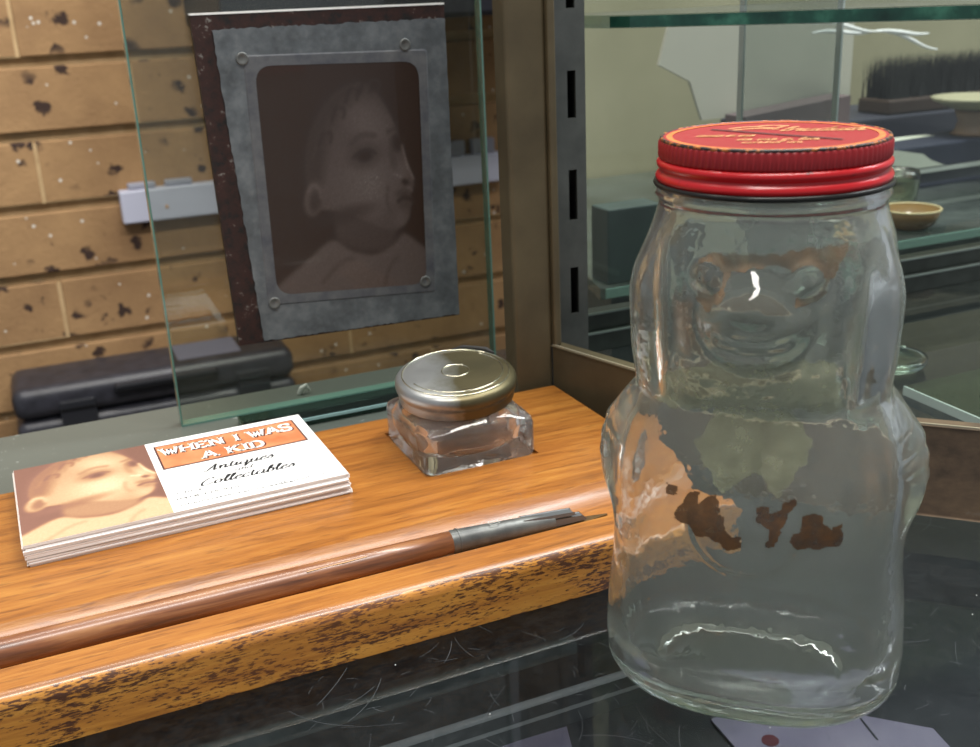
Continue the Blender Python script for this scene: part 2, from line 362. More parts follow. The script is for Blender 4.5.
# ------------------------------------------------------------------ the printed baby portrait (shared by the plate and the cards)
def baby(u, v):
    """tone 0..1 of the portrait at u to the right, v upwards"""
    rr = np.random.default_rng(5)
    def blob(cx, cy, rx, ry, ang=0, soft=.3):
        c, s = math.cos(math.radians(ang)), math.sin(math.radians(ang))
        x, y = u-cx, (v-cy)*1.3
        X, Y = (x*c+y*s)/rx, (-x*s+y*c)/(ry*1.3)
        return 1-sstep(1-soft, 1+soft, np.sqrt(X*X+Y*Y))
    def line(pts, wd):
        d = np.full(u.shape, 9.)
        P = smooth_line(pts, 5)
        for a, b in zip(P[:-1], P[1:]):
            ab = b-a; t = np.clip(((u-a[0])*ab[0]+(v-a[1])*ab[1])/(ab@ab+1e-9), 0, 1)
            d = np.minimum(d, np.hypot(u-a[0]-t*ab[0], (v-a[1]-t*ab[1])*1.3))
        return 1-sstep(wd*.3, wd*1.6, d)
    def shape(pts, soft):
        P = np.array(smooth_line(list(pts)+[pts[0]], 5)); d = np.full(u.shape, 9.); ins = np.zeros(u.shape, bool)
        for a, b in zip(P[:-1], P[1:]):
            ab = b-a; L = ab@ab+1e-12; t = np.clip(((u-a[0])*ab[0]+(v-a[1])*ab[1])/L, 0, 1)
            d = np.minimum(d, np.hypot(u-a[0]-t*ab[0], (v-a[1]-t*ab[1])*1.3))
            cr = (a[1] > v) != (b[1] > v)
            xi = a[0]+(v-a[1])*(b[0]-a[0])/(b[1]-a[1] if abs(b[1]-a[1]) > 1e-9 else 1e-9)
            ins ^= cr & (u < xi)
        return sstep(-soft, soft, np.where(ins, d, -d))
    T = np.full(u.shape, .20)+.10*(1-u)*(1-.4*v)
    def lay(m, val, k=1.):
        nonlocal T
        T = T*(1-m*k)+val*m*k
    lay(shape([(-.3, -.3), (-.05, 0), (.2, .15), (.38, .24), (.5, .19), (.65, .165), (.78, .21), (.86, .25), (1.02, .17), (1.3, .1), (1.3, -.3)], .02), .80)
    lay(shape([(.42, .38), (.41, .25), (.55, .185), (.72, .185), (.80, .24), (.79, .33)], .025), .58)
    head = shape([(.29, .38), (.25, .52), (.28, .68), (.37, .80), (.48, .88), (.62, .91), (.72, .87), (.79, .79), (.84, .70), (.865, .63), (.895, .555), (.935, .485),
                  (.93, .45), (.91, .42), (.925, .39), (.905, .365), (.90, .33), (.86, .285), (.79, .265), (.70, .28), (.58, .325), (.45, .36)], .014)
    lay(head, .70)
    lay(blob(.58, .46, .22, .14, 25, .8)*head, .80, .8)       # broad cheek and jaw
    lay(blob(.66, .47, .13, .10, 20, .95)*head, .9, .7)       # lit cheek
    lay(blob(.66, .73, .13, .07, -35, .8)*head, .88, .7)      # forehead
    lay(shape([(.24, .46), (.26, .68), (.36, .81), (.48, .89), (.62, .925), (.73, .885), (.79, .81), (.72, .855), (.61, .86), (.49, .80), (.41, .69), (.37, .58), (.34, .50), (.29, .50)], .05), .38, .8)
    lay(line([(.33, .66), (.42, .77), (.54, .83)], .02), .55, .4)
    for k in range(9):
        x0, y0 = .30+.045*k, .60+.27*math.sin(min(1, k/7)*1.45)
        lay(line([(x0, y0), (x0+.03, y0+.05), (x0+.08, y0+.045), (x0+.07, y0+.01)], .010), .20 if k % 2 else .58, .5)
    lay(blob(.285, .42, .062, .075, -15, .25), .74); lay(blob(.295, .415, .034, .048, -15, .5), .44, .9); lay(line([(.255, .46), (.28, .485), (.32, .47), (.33, .43)], .012), .86, .7)
    lay(blob(.46, .345, .17, .03, 12, .8), .42, .75)          # shade under the jaw
    lay(blob(.62, .603, .085, .045, 12, .8)*head, .50, .8)    # eye socket
    lay(blob(.625, .600, .042, .021, 12, .6), .14, .9); lay(line([(.55, .595), (.60, .622), (.655, .628), (.695, .61)], .008), .3, .8)
    lay(line([(.54, .655), (.61, .69), (.69, .685)], .016), .50, .6)                  # brow
    lay(blob(.835, .652, .034, .034, 0, .7)*head, .16, .95)   # far socket
    lay(line([(.78, .70), (.83, .715)], .012), .42, .6)
    lay(line([(.80, .66), (.80, .58), (.83, .53)], .018), .56, .6)                    # side of nose
    lay(blob(.865, .53, .05, .05, -35, .7)*head, .86, .7)     # nose
    lay(line([(.865, .64), (.893, .56), (.932, .49)], .008), 1.0, .9)                # lit profile
    lay(line([(.80, .515), (.85, .50), (.89, .46), (.92, .435)], .008), .95, .6)
    lay(blob(.875, .478, .022, .012, -35, .6), .22, .9)       # nostril
    lay(line([(.825, .395), (.86, .408), (.90, .402), (.93, .39)], .011), .22, .9)     # mouth
    lay(blob(.86, .425, .045, .016, -10, .7), .48, .7); lay(blob(.87, .378, .04, .016, -5, .7), .52, .6)
    lay(blob(.84, .315, .05, .035, 0, .8)*head, .84, .6)      # chin
    lay(line([(.76, .46), (.75, .40), (.77, .35)], .012), .60, .5)
    lay(line([(.44, .245), (.55, .20), (.68, .185), (.80, .225)], .012), .55, .7)     # collar
    lay(line([(.3, .05), (.42, .13), (.5, .15)], .014), .64, .5); lay(line([(.7, .0), (.74, .09), (.8, .14)], .014), .64, .5)
    for _ in range(2):
        Tp = np.pad(T, 1, mode='edge')
        T = (Tp[:-2, 1:-1]+Tp[2:, 1:-1]+Tp[1:-1, :-2]+Tp[1:-1, 2:]+2*Tp[1:-1, 1:-1])/6
    return np.clip(T+rr.normal(0, .012, u.shape), 0, 1)
def picture(name, corners, nu, nv, urange, vrange, stops, mat, parent, lift=(0, 0, 0), noise=0):
    """grid mesh over four corners (bl, br, tr, tl) carrying the portrait in printed tones"""
    a, b = np.meshgrid(np.linspace(0, 1, nu), np.linspace(0, 1, nv))
    bl, br, tr, tl = [np.array(c, float)+np.array(lift) for c in corners]
    P = (bl*((1-a)*(1-b))[..., None]+br*(a*(1-b))[..., None]+tr*(a*b)[..., None]+tl*((1-a)*b)[..., None]).reshape(-1, 3)
    T = baby(urange[0]+(urange[1]-urange[0])*a, vrange[0]+(vrange[1]-vrange[0])*b).ravel()
    if noise: T = np.clip(T+np.random.default_rng(3).normal(0, noise, T.shape), 0, 1)
    xs = [s[0] for s in stops]; cols = np.array([lin(s[1])[:3] for s in stops])
    RGB = np.stack([np.interp(T, xs, cols[:, k]) for k in range(3)], 1)
    F = [(j*nu+i, j*nu+i+1, (j+1)*nu+i+1, (j+1)*nu+i) for j in range(nv-1) for i in range(nu-1)]
    me = bpy.data.meshes.new(name); me.from_pydata([tuple(p*MM) for p in P], [], F); me.update()
    at = me.color_attributes.new('print', 'FLOAT_COLOR', 'POINT')
    at.data.foreach_set('color', np.hstack([RGB, np.ones((len(RGB), 1))]).astype(np.float32).ravel())
    me.materials.append(mat); o = bpy.data.objects.new(name, me); sc.collection.objects.link(o); o.parent = parent; return o

# ------------------------------------------------------------------ lettering
SCRIPT = {
 'A': ([[(.0, .1), (.25, .05), (.7, 1.1), (1.0, 1.75)], [(1.0, 1.75), (.95, .8), (1.0, 0), (1.25, .3)], [(.3, .6), (.7, .65), (1.1, .72)]], 1.35),
 'C': ([[(1.0, 1.45), (.95, 1.75), (.6, 1.7), (.15, 1.0), (.1, .3), (.45, 0), (.85, .25), (1.1, .5)]], 1.2),
 'a': ([[(.72, .85), (.45, 1), (.1, .65), (.12, .12), (.4, .05), (.68, .5), (.76, .95)], [(.76, .95), (.68, .3), (.82, .02), (1.05, .35)]], 1.0),
 'n': ([[(.05, .6), (.18, .98), (.18, .0)], [(.18, .4), (.5, .98), (.68, .8), (.66, .15), (.8, .02), (1.0, .35)]], .98),
 't': ([[(.3, 1.5), (.2, .5), (.28, .05), (.45, .05), (.62, .35)], [(.0, 1.0), (.5, 1.05)]], .6),
 'i': ([[(.05, .5), (.2, .95), (.15, .2), (.28, .02), (.48, .35)], [(.24, 1.35), (.27, 1.42)]], .48),
 'q': ([[(.72, .85), (.45, 1), (.1, .65), (.12, .12), (.4, .05), (.68, .5), (.76, .95), (.68, .0), (.62, -.75)], [(.62, -.75), (.75, -.5), (1.05, .35)]], 1.0),
 'u': ([[(.05, .55), (.2, .98), (.14, .2), (.35, .02), (.62, .4), (.72, .98)], [(.72, .98), (.64, .2), (.8, .02), (1.0, .35)]], .98),
 'e': ([[(.12, .5), (.45, .62), (.58, .88), (.4, 1.0), (.12, .62), (.14, .15), (.4, .02), (.72, .35)]], .72),
 's': ([[(.0, .25), (.3, .7), (.42, 1.02)], [(.42, 1.02), (.55, .55), (.5, .1), (.25, .02), (.1, .15)]], .72),
 'd': ([[(.72, .85), (.45, 1), (.1, .65), (.12, .12), (.4, .05), (.68, .5), (.9, 1.75)], [(.9, 1.75), (.7, .3), (.82, .02), (1.05, .35)]], 1.0),
 'o': ([[(.5, .98), (.15, .75), (.1, .25), (.35, .02), (.62, .25), (.66, .75), (.45, .98), (.6, .8), (.9, .8)]], .85),
 'l': ([[(.05, .4), (.4, 1.2), (.48, 1.65), (.32, 1.75), (.2, 1.1), (.18, .25), (.3, .02), (.55, .35)]], .52),
 'c': ([[(.6, .8), (.45, 1), (.12, .65), (.12, .15), (.38, .02), (.68, .35)]], .68),
 'b': ([[(.05, .4), (.4, 1.2), (.48, 1.65), (.32, 1.75), (.18, 1.0), (.14, .1), (.35, .02), (.62, .3), (.6, .8), (.45, .95), (.6, .75), (.85, .8)]], .8),
 'm': ([[(.05, .6), (.18, .98), (.16, 0)], [(.18, .5), (.42, .98), (.5, .8), (.48, 0)], [(.5, .5), (.75, .98), (.86, .8), (.84, .1), (.95, .02), (1.1, .35)]], 1.1),
 'r': ([[(.05, .6), (.2, 1.0), (.35, .85), (.5, .9)], [(.5, .9), (.42, .25), (.52, .02), (.7, .35)]], .66), 'v': ([[(.05, .6), (.2, 1.0), (.4, .05), (.65, .9), (.85, .8)]], .75),
 'w': ([[(.05, .6), (.18, 1.0), (.3, .05), (.55, .8), (.7, .05), (.95, .95), (1.1, .8)]], 1.0),
 'h': ([[(.05, .4), (.4, 1.2), (.48, 1.65), (.32, 1.75), (.18, 1.0), (.14, 0)], [(.16, .4), (.45, .98), (.62, .8), (.6, .15), (.75, .02), (.95, .35)]], .92), ' ': ([], .6)}
def script(text, x, y, xh, width, z, wmin, wmax, shear=.35):
    adv = sum(SCRIPT[c][1] for c in text); k = width/adv; g = []; px = 0
    for ch in text:
        st, ad = SCRIPT[ch]
        for s in st:
            pts = [(x+(px+p[0])*k+p[1]*xh*shear, y+p[1]*xh) for p in smooth_line(s, 5)]
            g.append(ribbon(pts, lambda d: wmin+(wmax-wmin)*abs(d[1])**1.5, z))
        px += ad
    return join(*g)
def poly_stroke(pts, wd):
    return ribbon(pts, lambda d: wd, 0)
def slab_text(text, x, y, h, width, z, t=.17):
    """wide slab-serif capitals"""
    def S(*segs): return segs
    D = {'W': ([[(0, 1), (.28, 0)], [(.28, 0), (.5, .8)], [(.5, .8), (.72, 0)], [(.72, 0), (1, 1)]], [(.0, 1), (.5, .8), (1.0, 1)], 1.12),
         'H': ([[(.12, 0), (.12, 1)], [(.78, 0), (.78, 1)], [(.12, .5), (.78, .5)]], [(.12, 0), (.12, 1), (.78, 0), (.78, 1)], 1.0),
         'E': ([[(.12, 0), (.12, 1)], [(.05, .94), (.7, .94)], [(.05, .06), (.72, .06)], [(.12, .5), (.55, .5)], [(.68, .75), (.68, 1)], [(.7, 0), (.7, .25)]], [(.12, 0), (.12, 1)], .86),
         'N': ([[(.12, 0), (.12, 1)], [(.12, 1), (.78, 0)], [(.78, 0), (.78, 1)]], [(.12, 0), (.12, 1), (.78, 1)], 1.0),
         'I': ([[(.2, 0), (.2, 1)]], [(.2, 0), (.2, 1)], .45),
         'A': ([[(.05, 0), (.42, 1)], [(.42, 1), (.8, 0)], [(.2, .34), (.66, .34)]], [(.05, 0), (.8, 0)], .92),
         'S': ([[(.66, .72), (.66, .95), (.4, 1), (.12, .9), (.1, .65), (.35, .52), (.62, .4), (.66, .14), (.4, 0), (.12, .06), (.08, .3)]], [], .8),
         'K': ([[(.12, 0), (.12, 1)], [(.15, .4), (.7, 1)], [(.34, .6), (.78, 0)]], [(.12, 0), (.12, 1), (.7, 1), (.78, 0)], .95),
         'D': ([[(.12, 0), (.12, 1)], [(.05, .95), (.45, .95), (.7, .8), (.78, .5), (.7, .2), (.45, .05), (.05, .05)]], [(.12, 0), (.12, 1)], .95), ' ': ([], [], .55)}
    k = width/sum(D[c][2] for c in text); g = []; px = 0
    for ch in text:
        st, sf, ad = D[ch]
        for s in st:
            pts = [(x+(px+p[0])*k, y+p[1]*h) for p in (smooth_line(s, 4) if len(s) > 3 else s)]
            g.append(ribbon(pts, lambda d: t*k*(1.0 if abs(d[1]) > .3 else .75), z))
        for p in sf:
            cx, cyy = x+(px+p[0])*k, y+p[1]*h
            yy = cyy+(t*.3*k if p[1] < .3 else -t*.3*k)
            g.append(ribbon([(cx-.17*k, yy), (cx+.17*k, yy)], lambda d: t*.6*k, z))
        px += ad
    return join(*g)
def font_text(text, x, y, size, width, z):
    cu = bpy.data.curves.new('t', 'FONT'); cu.body = text; cu.size = size; cu.resolution_u = 2
    o = bpy.data.objects.new('t', cu); sc.collection.objects.link(o)
    me = bpy.data.meshes.new_from_object(o.evaluated_get(bpy.context.evaluated_depsgraph_get()))
    V = [tuple(q.co) for q in me.vertices]; F = [tuple(p.vertices) for p in me.polygons]
    bpy.data.objects.remove(o); wmax = max(p[0] for p in V)
    return [(x+p[0]*width/wmax, y+p[1], z) for p in V], F

# ------------------------------------------------------------------ business cards
CA = .0221; CO = (-15.3, 283.1); TH = .4; NC = 16
stock = plain('card_white', 'f4f1ee', .45); stock2 = plain('card_cream', 'e2d6cf', .5)
def card_geo(): return box(0, 90, 0, 55, 0, TH-.03)
back_group = 'plain cards stacked under the printed top card'
proto = None
for k in range(NC):
    dx, dy = random.uniform(-.45, .45), random.uniform(-.5, .3)
    if k < 5: dx += .5
    last = k == NC-1
    if last: dx = dy = 0
    loc = (CO[0]+dx*1, CO[1]+dy, 15+k*TH)
    rz = CA+(0 if last else random.uniform(-.006, .006))
    if last:
        card = thing('business_card', 'printed business card with baby photo and orange banner, topmost of its stack', 'card', loc, rz)
        obj('card_stock', card_geo(), stock, card)
        pm = painted('card_print', .6)
        picture('photo', [(.05, .05, TH), (39.2, .05, TH), (39.2, 54.95, TH), (.05, 54.95, TH)], 110, 150, (.19, .94), (.05, .85),
                [(0, '4a2c22'), (.22, '765042'), (.36, '82594a'), (.5, '94694e'), (.66, 'aa825f'), (.8, 'c0a07c'), (1, 'e6d6b4')], pm, card, (0, 0, .01))
        ban = Mat('orange_banner'); v = ban.co(); tc = ban.n('ShaderNodeSeparateXYZ'); ban.l(v, tc.inputs[0])
        ban.set(Base_Color=ban.ramp(ban.noise(v, 90, 4), [(.3, 'b9683f'), (.7, 'd98f62')]), Roughness=.45)
        obj('banner_border', box(41.3, 86.8, 31.2, 51.2, TH, TH+.04), plain('banner_dark', '4c2c28', .5), card)
        obj('banner', box(41.9, 86.2, 32.0, 50.6, TH+.04, TH+.06), ban.m, card)
        ink = plain('print_black', '17171b', .5); white = plain('print_white', 'fdfaf6', .5); shadow = plain('print_shadow', '5a2a22', .5)
        for dz, o_, mt, nm in ((.07, (.5, -.5), shadow, 'banner_letter_shadow'), (.09, (0, 0), white, 'banner_lettering')):
            obj(nm, join(slab_text('WHEN I WAS', 43+o_[0], 42.4+o_[1], 6.0, 42, TH+dz, .2), slab_text('A KID', 54+o_[0], 33.6+o_[1], 5.6, 20, TH+dz, .2)), mt, card)
        obj('script_lettering', join(script('Antiques', 52, 23.4, 2.5, 21.5, TH+.03, .22, .75), script('and', 60.5, 19.3, 1.5, 5.4, TH+.03, .12, .35),
             script('Collectables', 49, 13.4, 2.6, 28.5, TH+.03, .22, .75)), ink, card)
        obj('contact_lettering', join(font_text('Chris', 41.6, 11.2, 2.2, 7.5, TH+.03), font_text('0418 125 920', 41.2, 7.2, 2.2, 18, TH+.03),
             font_text('wheniwasakid.antiques@gmail.com', 41.2, 3.0, 2.0, 44, TH+.03)), plain('print_grey', '3b3a3c', .5), card)
    else:
        if proto is None:
            proto = obj('business_card', card_geo(), stock); o = proto
        else:
            o = proto.copy(); sc.collection.objects.link(o)
            if k % 5 == 3: o.data = proto.data.copy(); o.data.materials[0] = stock2
        o.location = Vector(loc)*MM; o.rotation_euler = (0, 0, rz)
        tag(o, 'white card edge in the stack below the printed top business card', 'card', back_group)

# ------------------------------------------------------------------ dip pen in the groove
pen = thing('dip_pen', 'brown wooden dip pen with grey metal ferrule lying in the groove', 'pen', (28, 243.6, 10.2))
PZ = 4.0
pw = Mat('pen_wood'); v = pw.co((.4, 5, 5)); nz = pw.noise(v, 60, 5, .6, .4)
pw.set(Base_Color=pw.ramp(nz, [(.36, '4e2c1a'), (.5, '7a4a2b'), (.64, '9a6a42')]), Roughness=.36, Coat_Weight=.4, Coat_Roughness=.2)
xs = [-116, -100, -60, 0, 40, 62]; rs = [2.2, 3.0, 3.75, 3.65, 3.35, 3.15]
obj('shaft', tube([(x, 0, PZ) for x in xs], rs, 32), pw.m, pen, True)
fer = mottled('ferrule_grey', '4f504f', '6d6e6b', 140, .42, .5)
obj('ferrule', join(tube([(62, 0, PZ), (62.6, 0, PZ), (84, 0, PZ-.7), (93, 0, PZ-1.3)], [3.1, 3.3, 2.7, 2.2], 32),
    tube([(64, 0, PZ), (64.4, 0, PZ)], 3.42, 32)), fer, pen, 'auto')
obj('nib_clip', join(prism([(84, PZ+1.7), (99, PZ+.6), (99.4, PZ+.0), (86, PZ+.6)], 'y', -1.5, 1.5), prism([(91, PZ-2.4), (103, PZ-2.4), (102, PZ-1.2), (91, PZ-.4)], 'y', -1.3, 1.3)), plain('clip_grey', '66686a', .4, .5), pen, bevel=.2)
obj('engraved_mark', join(*[move(ribbon(p, lambda d: .22, 0), (75, 0, 0)) for p in ([(-1.5, -.8), (-1.5, 1.2)], [(-1.5, 1.2), (1.2, 1.2)], [(1.2, 1.2), (1.2, -.8)], [(-2, .2), (2, .2)], [(-1.5, -.8), (1.2, -.8)])]), plain('mark_pale', 'a2a29c', .5), pen, loc=(0, -.6, PZ+3.02))
nibm = mottled('old_brass_nib', '4a3a26', '6d5430', 200, .45, .5)
obj('nib', prism([(93, -1.9), (101, -1.9), (110.5, -.25), (110.5, .25), (101, 1.9), (93, 1.9)], 'z', -.25, .25), nibm, pen, loc=(0, 0, PZ-1.9)).rotation_euler = (0, math.radians(.8), 0)
obj('scratch_mark', ribbon([(24, 0), (30, .3), (34, .1), (40, .4)], lambda d: .35, 0), plain('bare_wood', 'c99d70', .6), pen, loc=(-2, -2.1, PZ+2.95))

# ------------------------------------------------------------------ inkwell
NI = 96; th = np.linspace(0, 2*math.pi, NI, endpoint=False)
def sq(hx, hy, n_, z):
    c, s = np.cos(th), np.sin(th); r = (np.abs(c/hx)**n_+np.abs(s/hy)**n_)**(-1/n_)
    return np.stack([r*c, r*s, np.full(NI, z)], 1)
ink = thing('inkwell', 'square clear glass inkwell with tarnished round metal lid, set in the stand', 'inkwell', (117.6, 303.9, 13.8))
hxx = 18.9; hyy = 20.0
def blend(z, a, b, t, hx=18.3, hy=19.6): return sq(hx*(1-t)+a*t, hy*(1-t)+a*t, b, z)
out = [sq(17.2, 18.3, 9, 0), sq(18.5, 19.6, 10, .6), sq(hxx, hyy, 12, 1.8), sq(hxx, hyy, 12, 11.8), sq(18.6, 19.7, 11, 13.0), sq(17.9, 19.0, 9, 13.8), sq(16.2, 16.8, 3.5, 15.8), sq(14.9, 15.1, 2.3, 16.8), sq(14.3, 14.3, 2, 17.5), sq(14.3, 14.3, 2, 21.7)]
inn = [sq(12, 12, 2, 21.7), sq(12, 12, 2, 16.8), sq(13, 13.5, 2.6, 14.8), sq(15.6, 16.6, 5, 12.4), sq(16, 17, 6, 10.5), sq(15.4, 16.4, 5, 6.5), sq(13.2, 14.2, 3, 4), sq(8, 9, 2.2, 2.8)]
obj('glass_body', shell(out, inn), hazy_glass('inkwell_glass', 'f6f2ee', 1.45, 'ffffff', 0, .085, 'd5c8c0'), ink, 'auto')
lidm = Mat('tarnished_lid'); v = lidm.co(); nz = lidm.noise(v, 70, 5, .6); sp = lidm.n('ShaderNodeSeparateXYZ'); lidm.l(v, sp.inputs[0])
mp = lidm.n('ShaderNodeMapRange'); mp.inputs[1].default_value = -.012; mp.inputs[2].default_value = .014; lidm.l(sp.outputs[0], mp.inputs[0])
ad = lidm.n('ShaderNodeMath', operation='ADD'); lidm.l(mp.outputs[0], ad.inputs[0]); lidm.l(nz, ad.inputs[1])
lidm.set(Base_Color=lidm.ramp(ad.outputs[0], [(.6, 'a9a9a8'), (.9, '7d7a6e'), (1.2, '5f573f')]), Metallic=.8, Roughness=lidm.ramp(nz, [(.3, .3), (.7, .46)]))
RL = 19.6
LZ = 22.0
def L_(g): return move(g, (0, 0, -LZ))
mlid = obj('metal_lid', L_(lathe([(0, 27.5), (14, 27.35), (17.2, 27.0), (18.7, 26.3), (19.4, 25.2), (RL, 23.9), (19.3, 22.7), (18.6, 21.9), (18.5, 21.2), (18.6, 19.4), (18.4, 18.8), (16.8, 18.8), (16.8, 25), (0, 25)], 96)), lidm.m, ink, 'auto', loc=(0, 0, LZ-.9))
ta_ = math.radians(6.0); mlid.rotation_euler = Vector((-.36*math.sin(ta_), -.93*math.sin(ta_), math.cos(ta_))).to_track_quat('Z', 'Y').to_euler()
ringm = plain('bright_ring', 'f2ecd4', .12, 1)
def torus(R, r, z, n=96, a0=0, a1=360):
    return tube([(R*math.cos(math.radians(a0+(a1-a0)*i/n)), R*math.sin(math.radians(a0+(a1-a0)*i/n)), z) for i in range(n+1)], r, 8, a1-a0 < 359)
obj('engraved_ring', L_(torus(17.2, .2, 27.05)), ringm, mlid, True)
obj('engraved_ring', L_(torus(15.2, .2, 27.3, 70, -150, 60)), ringm, mlid, True)
obj('engraved_ring', L_(torus(4.4, .2, 27.52)), ringm, mlid, True)
obj('hinge_scrap', L_(tube([(-1, 19, 26.2), (3, 19, 27.0), (7, 18.1, 26.9), (10.5, 16.6, 26.8), (13, 14.6, 26.2)], [.5, .9, .8, 1.0, .5], 8)), plain('black_scrap', '1d1a17', .7), mlid, True)

# ------------------------------------------------------------------ sliding glass pane and the photographic plate on it
pane_m = thin_glass('pane_glass', 'eef1ec', 1.0, .015, .07, '7d7f76', 12)
edge_m = plain('green_glass_edge', '5f8579', .15, 0, .5)
pane = thing('glass_screen', 'upright glass pane with green edges standing behind the wooden stand', 'glass pane', (108, 406, .5))
obj('sheet', box(-66, 66.6, -2.5, 2.5, .6, 420), pane_m, pane)
for x in (-66.4, 66.6): obj('edge', box(x, x+.7, -2.5, 2.5, 0, 420), edge_m, pane, label='green polished edge')
obj('edge', box(-66, 66.6, -2.6, 2.6, 0, .8), edge_m, pane, label='green polished edge')
trk = thing('pane_track', 'dark green glass strip on the counter under the upright pane', 'track', (90, 390, .5))
obj('strip', box(-28, 66, -10.5, 6.5, 0, 3.0), thin_glass('green_strip', '96b3aa', 1.2, .03), trk, bevel=.5)
obj('track_highlight', box(-28, 66, -10.9, -10.2, 2.2, 3.3), plain('lip_highlight', '9fc3c4', .15, .3), trk)  # light-blue highlight along the track, put into the colour
chip = tag(obj('paint_chip', tube([(0, 0, 0), (1.5, .5, 2), (3.2, 0, 3.4), (5, .5, .6)], [.8, 1.3, 1.0, .4], 7), plain('chip_white', 'dfe0dc', .7), loc=(91, 415.5, .6)), 'small white chip of plaster lying on the counter near the green strip', 'chip')

plate = thing('photographic_plate', 'tarnished metal photographic plate of a baby portrait fixed on the upright pane', 'plate', (111, 403.5, 29))
def PQ(pts, y0, y1):
    return prism([(p[0]-111, p[1]-29) for p in pts], 'y', y0, y1)
Q = [(64.1, 151.1), (158.7, 150.7), (158.2, 28.1), (67, 30.1)]
bk = Mat('chipped_brown_backing'); v = bk.co(); nz = bk.noise(v, 230, 6, .75)
bk.set(Base_Color=bk.ramp(nz, [(.38, '0b0807'), (.46, '26110b'), (.61, '341810'), (.65, '77746f')]), Roughness=.6)
obj('backing', PQ(Q, -3.0, 0), bk.m, plate)
obj('top_edge', PQ([(64.1, 151.3), (158.7, 150.9), (158.7, 150.2), (64.1, 150.6)], -3.15, 0.1), plain('edge_white', 'efeeea', .6), plate)
tin = Mat('grey_tin'); v = tin.co(); nz = tin.noise(v, 90, 7, .65); nf = tin.noise(v, 260, 3)
col = tin.ramp(nz, [(.3, '4d5153'), (.5, '62676a'), (.72, '7d8284')])
tin.set(Base_Color=tin.mix(tin.ramp(nf, [(.5, 0.0), (.8, .3)]), col, lin('8f9292')), Metallic=.35, Roughness=.5); tin.bump(nf, .2)
# ragged outline of the metal face
ragged = []
def rag(p, q, n, amp):
    p, q = np.array(p), np.array(q); d = (q-p)/np.linalg.norm(q-p); nn = np.array([-d[1], d[0]])
    return [tuple(p+(q-p)*i/n+nn*random.uniform(-amp, amp)) for i in range(n)]
ragged += rag((71.0, 145.6), (158.5, 145.2), 70, .35)+rag((158.5, 145.2), (158.0, 28.6), 30, .12)+rag((158.0, 28.6), (76.5, 30.6), 60, .3)+rag((76.5, 30.6), (71.0, 145.6), 60, .3)
obj('metal_face', PQ(ragged, -3.5, -3.0), tin.m, plate)
I = [(83.9, 133.2), (147.2, 131.0), (144.9, 42.9), (83.0, 47.3)]
def rquad(q, r, n=6):
    out = []
    for i in range(4):
        p, a, b = (np.array(q[k % 4], float) for k in (i, i-1, i+1))
        da, db = (a-p)/np.linalg.norm(a-p), (b-p)/np.linalg.norm(b-p)
        for k in range(n+1):
            t = k/n; out.append(tuple((1-t)**2*(p+da*r)+2*t*(1-t)*p+t*t*(p+db*r)))
    return out
O_ = [(80.6, 136.4), (150.6, 134.6), (148.2, 39.6), (79.4, 44.2)]
rO, rM, rI = rquad(O_, 1.5), rquad([(a[0]*.85+b[0]*.15, a[1]*.85+b[1]*.15) for a, b in zip(O_, I)], 1.5), rquad([(a[0]*.985+113.5*.015+0, a[1]*.985+88*.015) for a in I], 6.5)
nb = len(rO)
V = [(p[0]-111, y, p[1]-29) for row, y in ((rO, -3.52), (rM, -3.72), (rI, -3.78)) for p in row]
F = [(k*nb+i, k*nb+(i+1) % nb, (k+1)*nb+(i+1) % nb, (k+1)*nb+i) for k in (0, 1) for i in range(nb)]
tin2 = mottled('rubbed_tin', '505258', '6a6b6c', 130, .6, .3)
obj('raised_border', (V, F), tin2, plate)
pp = painted('plate_print', .42, .25, .0)
picture('portrait', [(p[0]-111, -3.7, p[1]-29) for p in (I[3], I[2], I[1], I[0])], 150, 200, (0, 1.0), (.0, 1.0),
        [(0, '150e0b'), (.2, '2e1e14'), (.34, '2f231d'), (.5, '382c26'), (.7, '463a35'), (.86, '564b46'), (1, '857b76')], pp, plate, noise=.02)
for x, z in ((80.3, 135.3), (141.8, 136.6), (143.8, 44.6), (82.0, 45.0)):
    obj('rivet', ([(p[0], -3.7-p[2], p[1]) for p in lathe([(2.3, 0), (2.2, .35), (1.9, .5), (1.2, .1), (0, 0)], 24)[0]], lathe([(2.3, 0), (2.2, .35), (1.9, .5), (1.2, .1), (0, 0)], 24)[1]),
        plain('rivet_steel', '70716e', .45, .5), plate, True, loc=(x-111, 0, z-29))

# ------------------------------------------------------------------ glazed cabinet on the right of the counter
brown = mottled('brown_painted_metal', '4a402d', '5e533c', 25, .5, .2)
rust = Mat('worn_brown_rail'); v = rust.co((1, 1, 1.6)); nz = rust.noise(v, 60, 7, .65)
rust.set(Base_Color=rust.ramp(nz, [(.28, '3c342c'), (.45, '5d4d3e'), (.6, '6e5b47'), (.75, '7c7873')]), Roughness=.5, Metallic=.25); rust.bump(nz, .3)
cab = thing('display_cabinet', 'brown metal framed glass cabinet standing on the counter right of the stand', 'cabinet', (185, 350, 0))
def K(g): return move(g, (-185, -350, 0))
obj('post', K(box(156.5, 171.5, 341.5, 352, 0, 420)), brown, cab, bevel=1.2)
obj('post_lip', K(box(171.5, 174.5, 339.8, 346, 29, 420)), brown, cab, bevel=.6)
obj('front_rail', K(bar((171, 341), (198, 250), 5, 0, 29)), brown, cab, bevel=.5)
obj('front_rail', K(bar((198, 250), (300, 148), 5, 0, 29)), rust.m, cab, bevel=.5)
lip_highlight = plain('pale_edge_highlight', 'b9ad97', .35, .6)
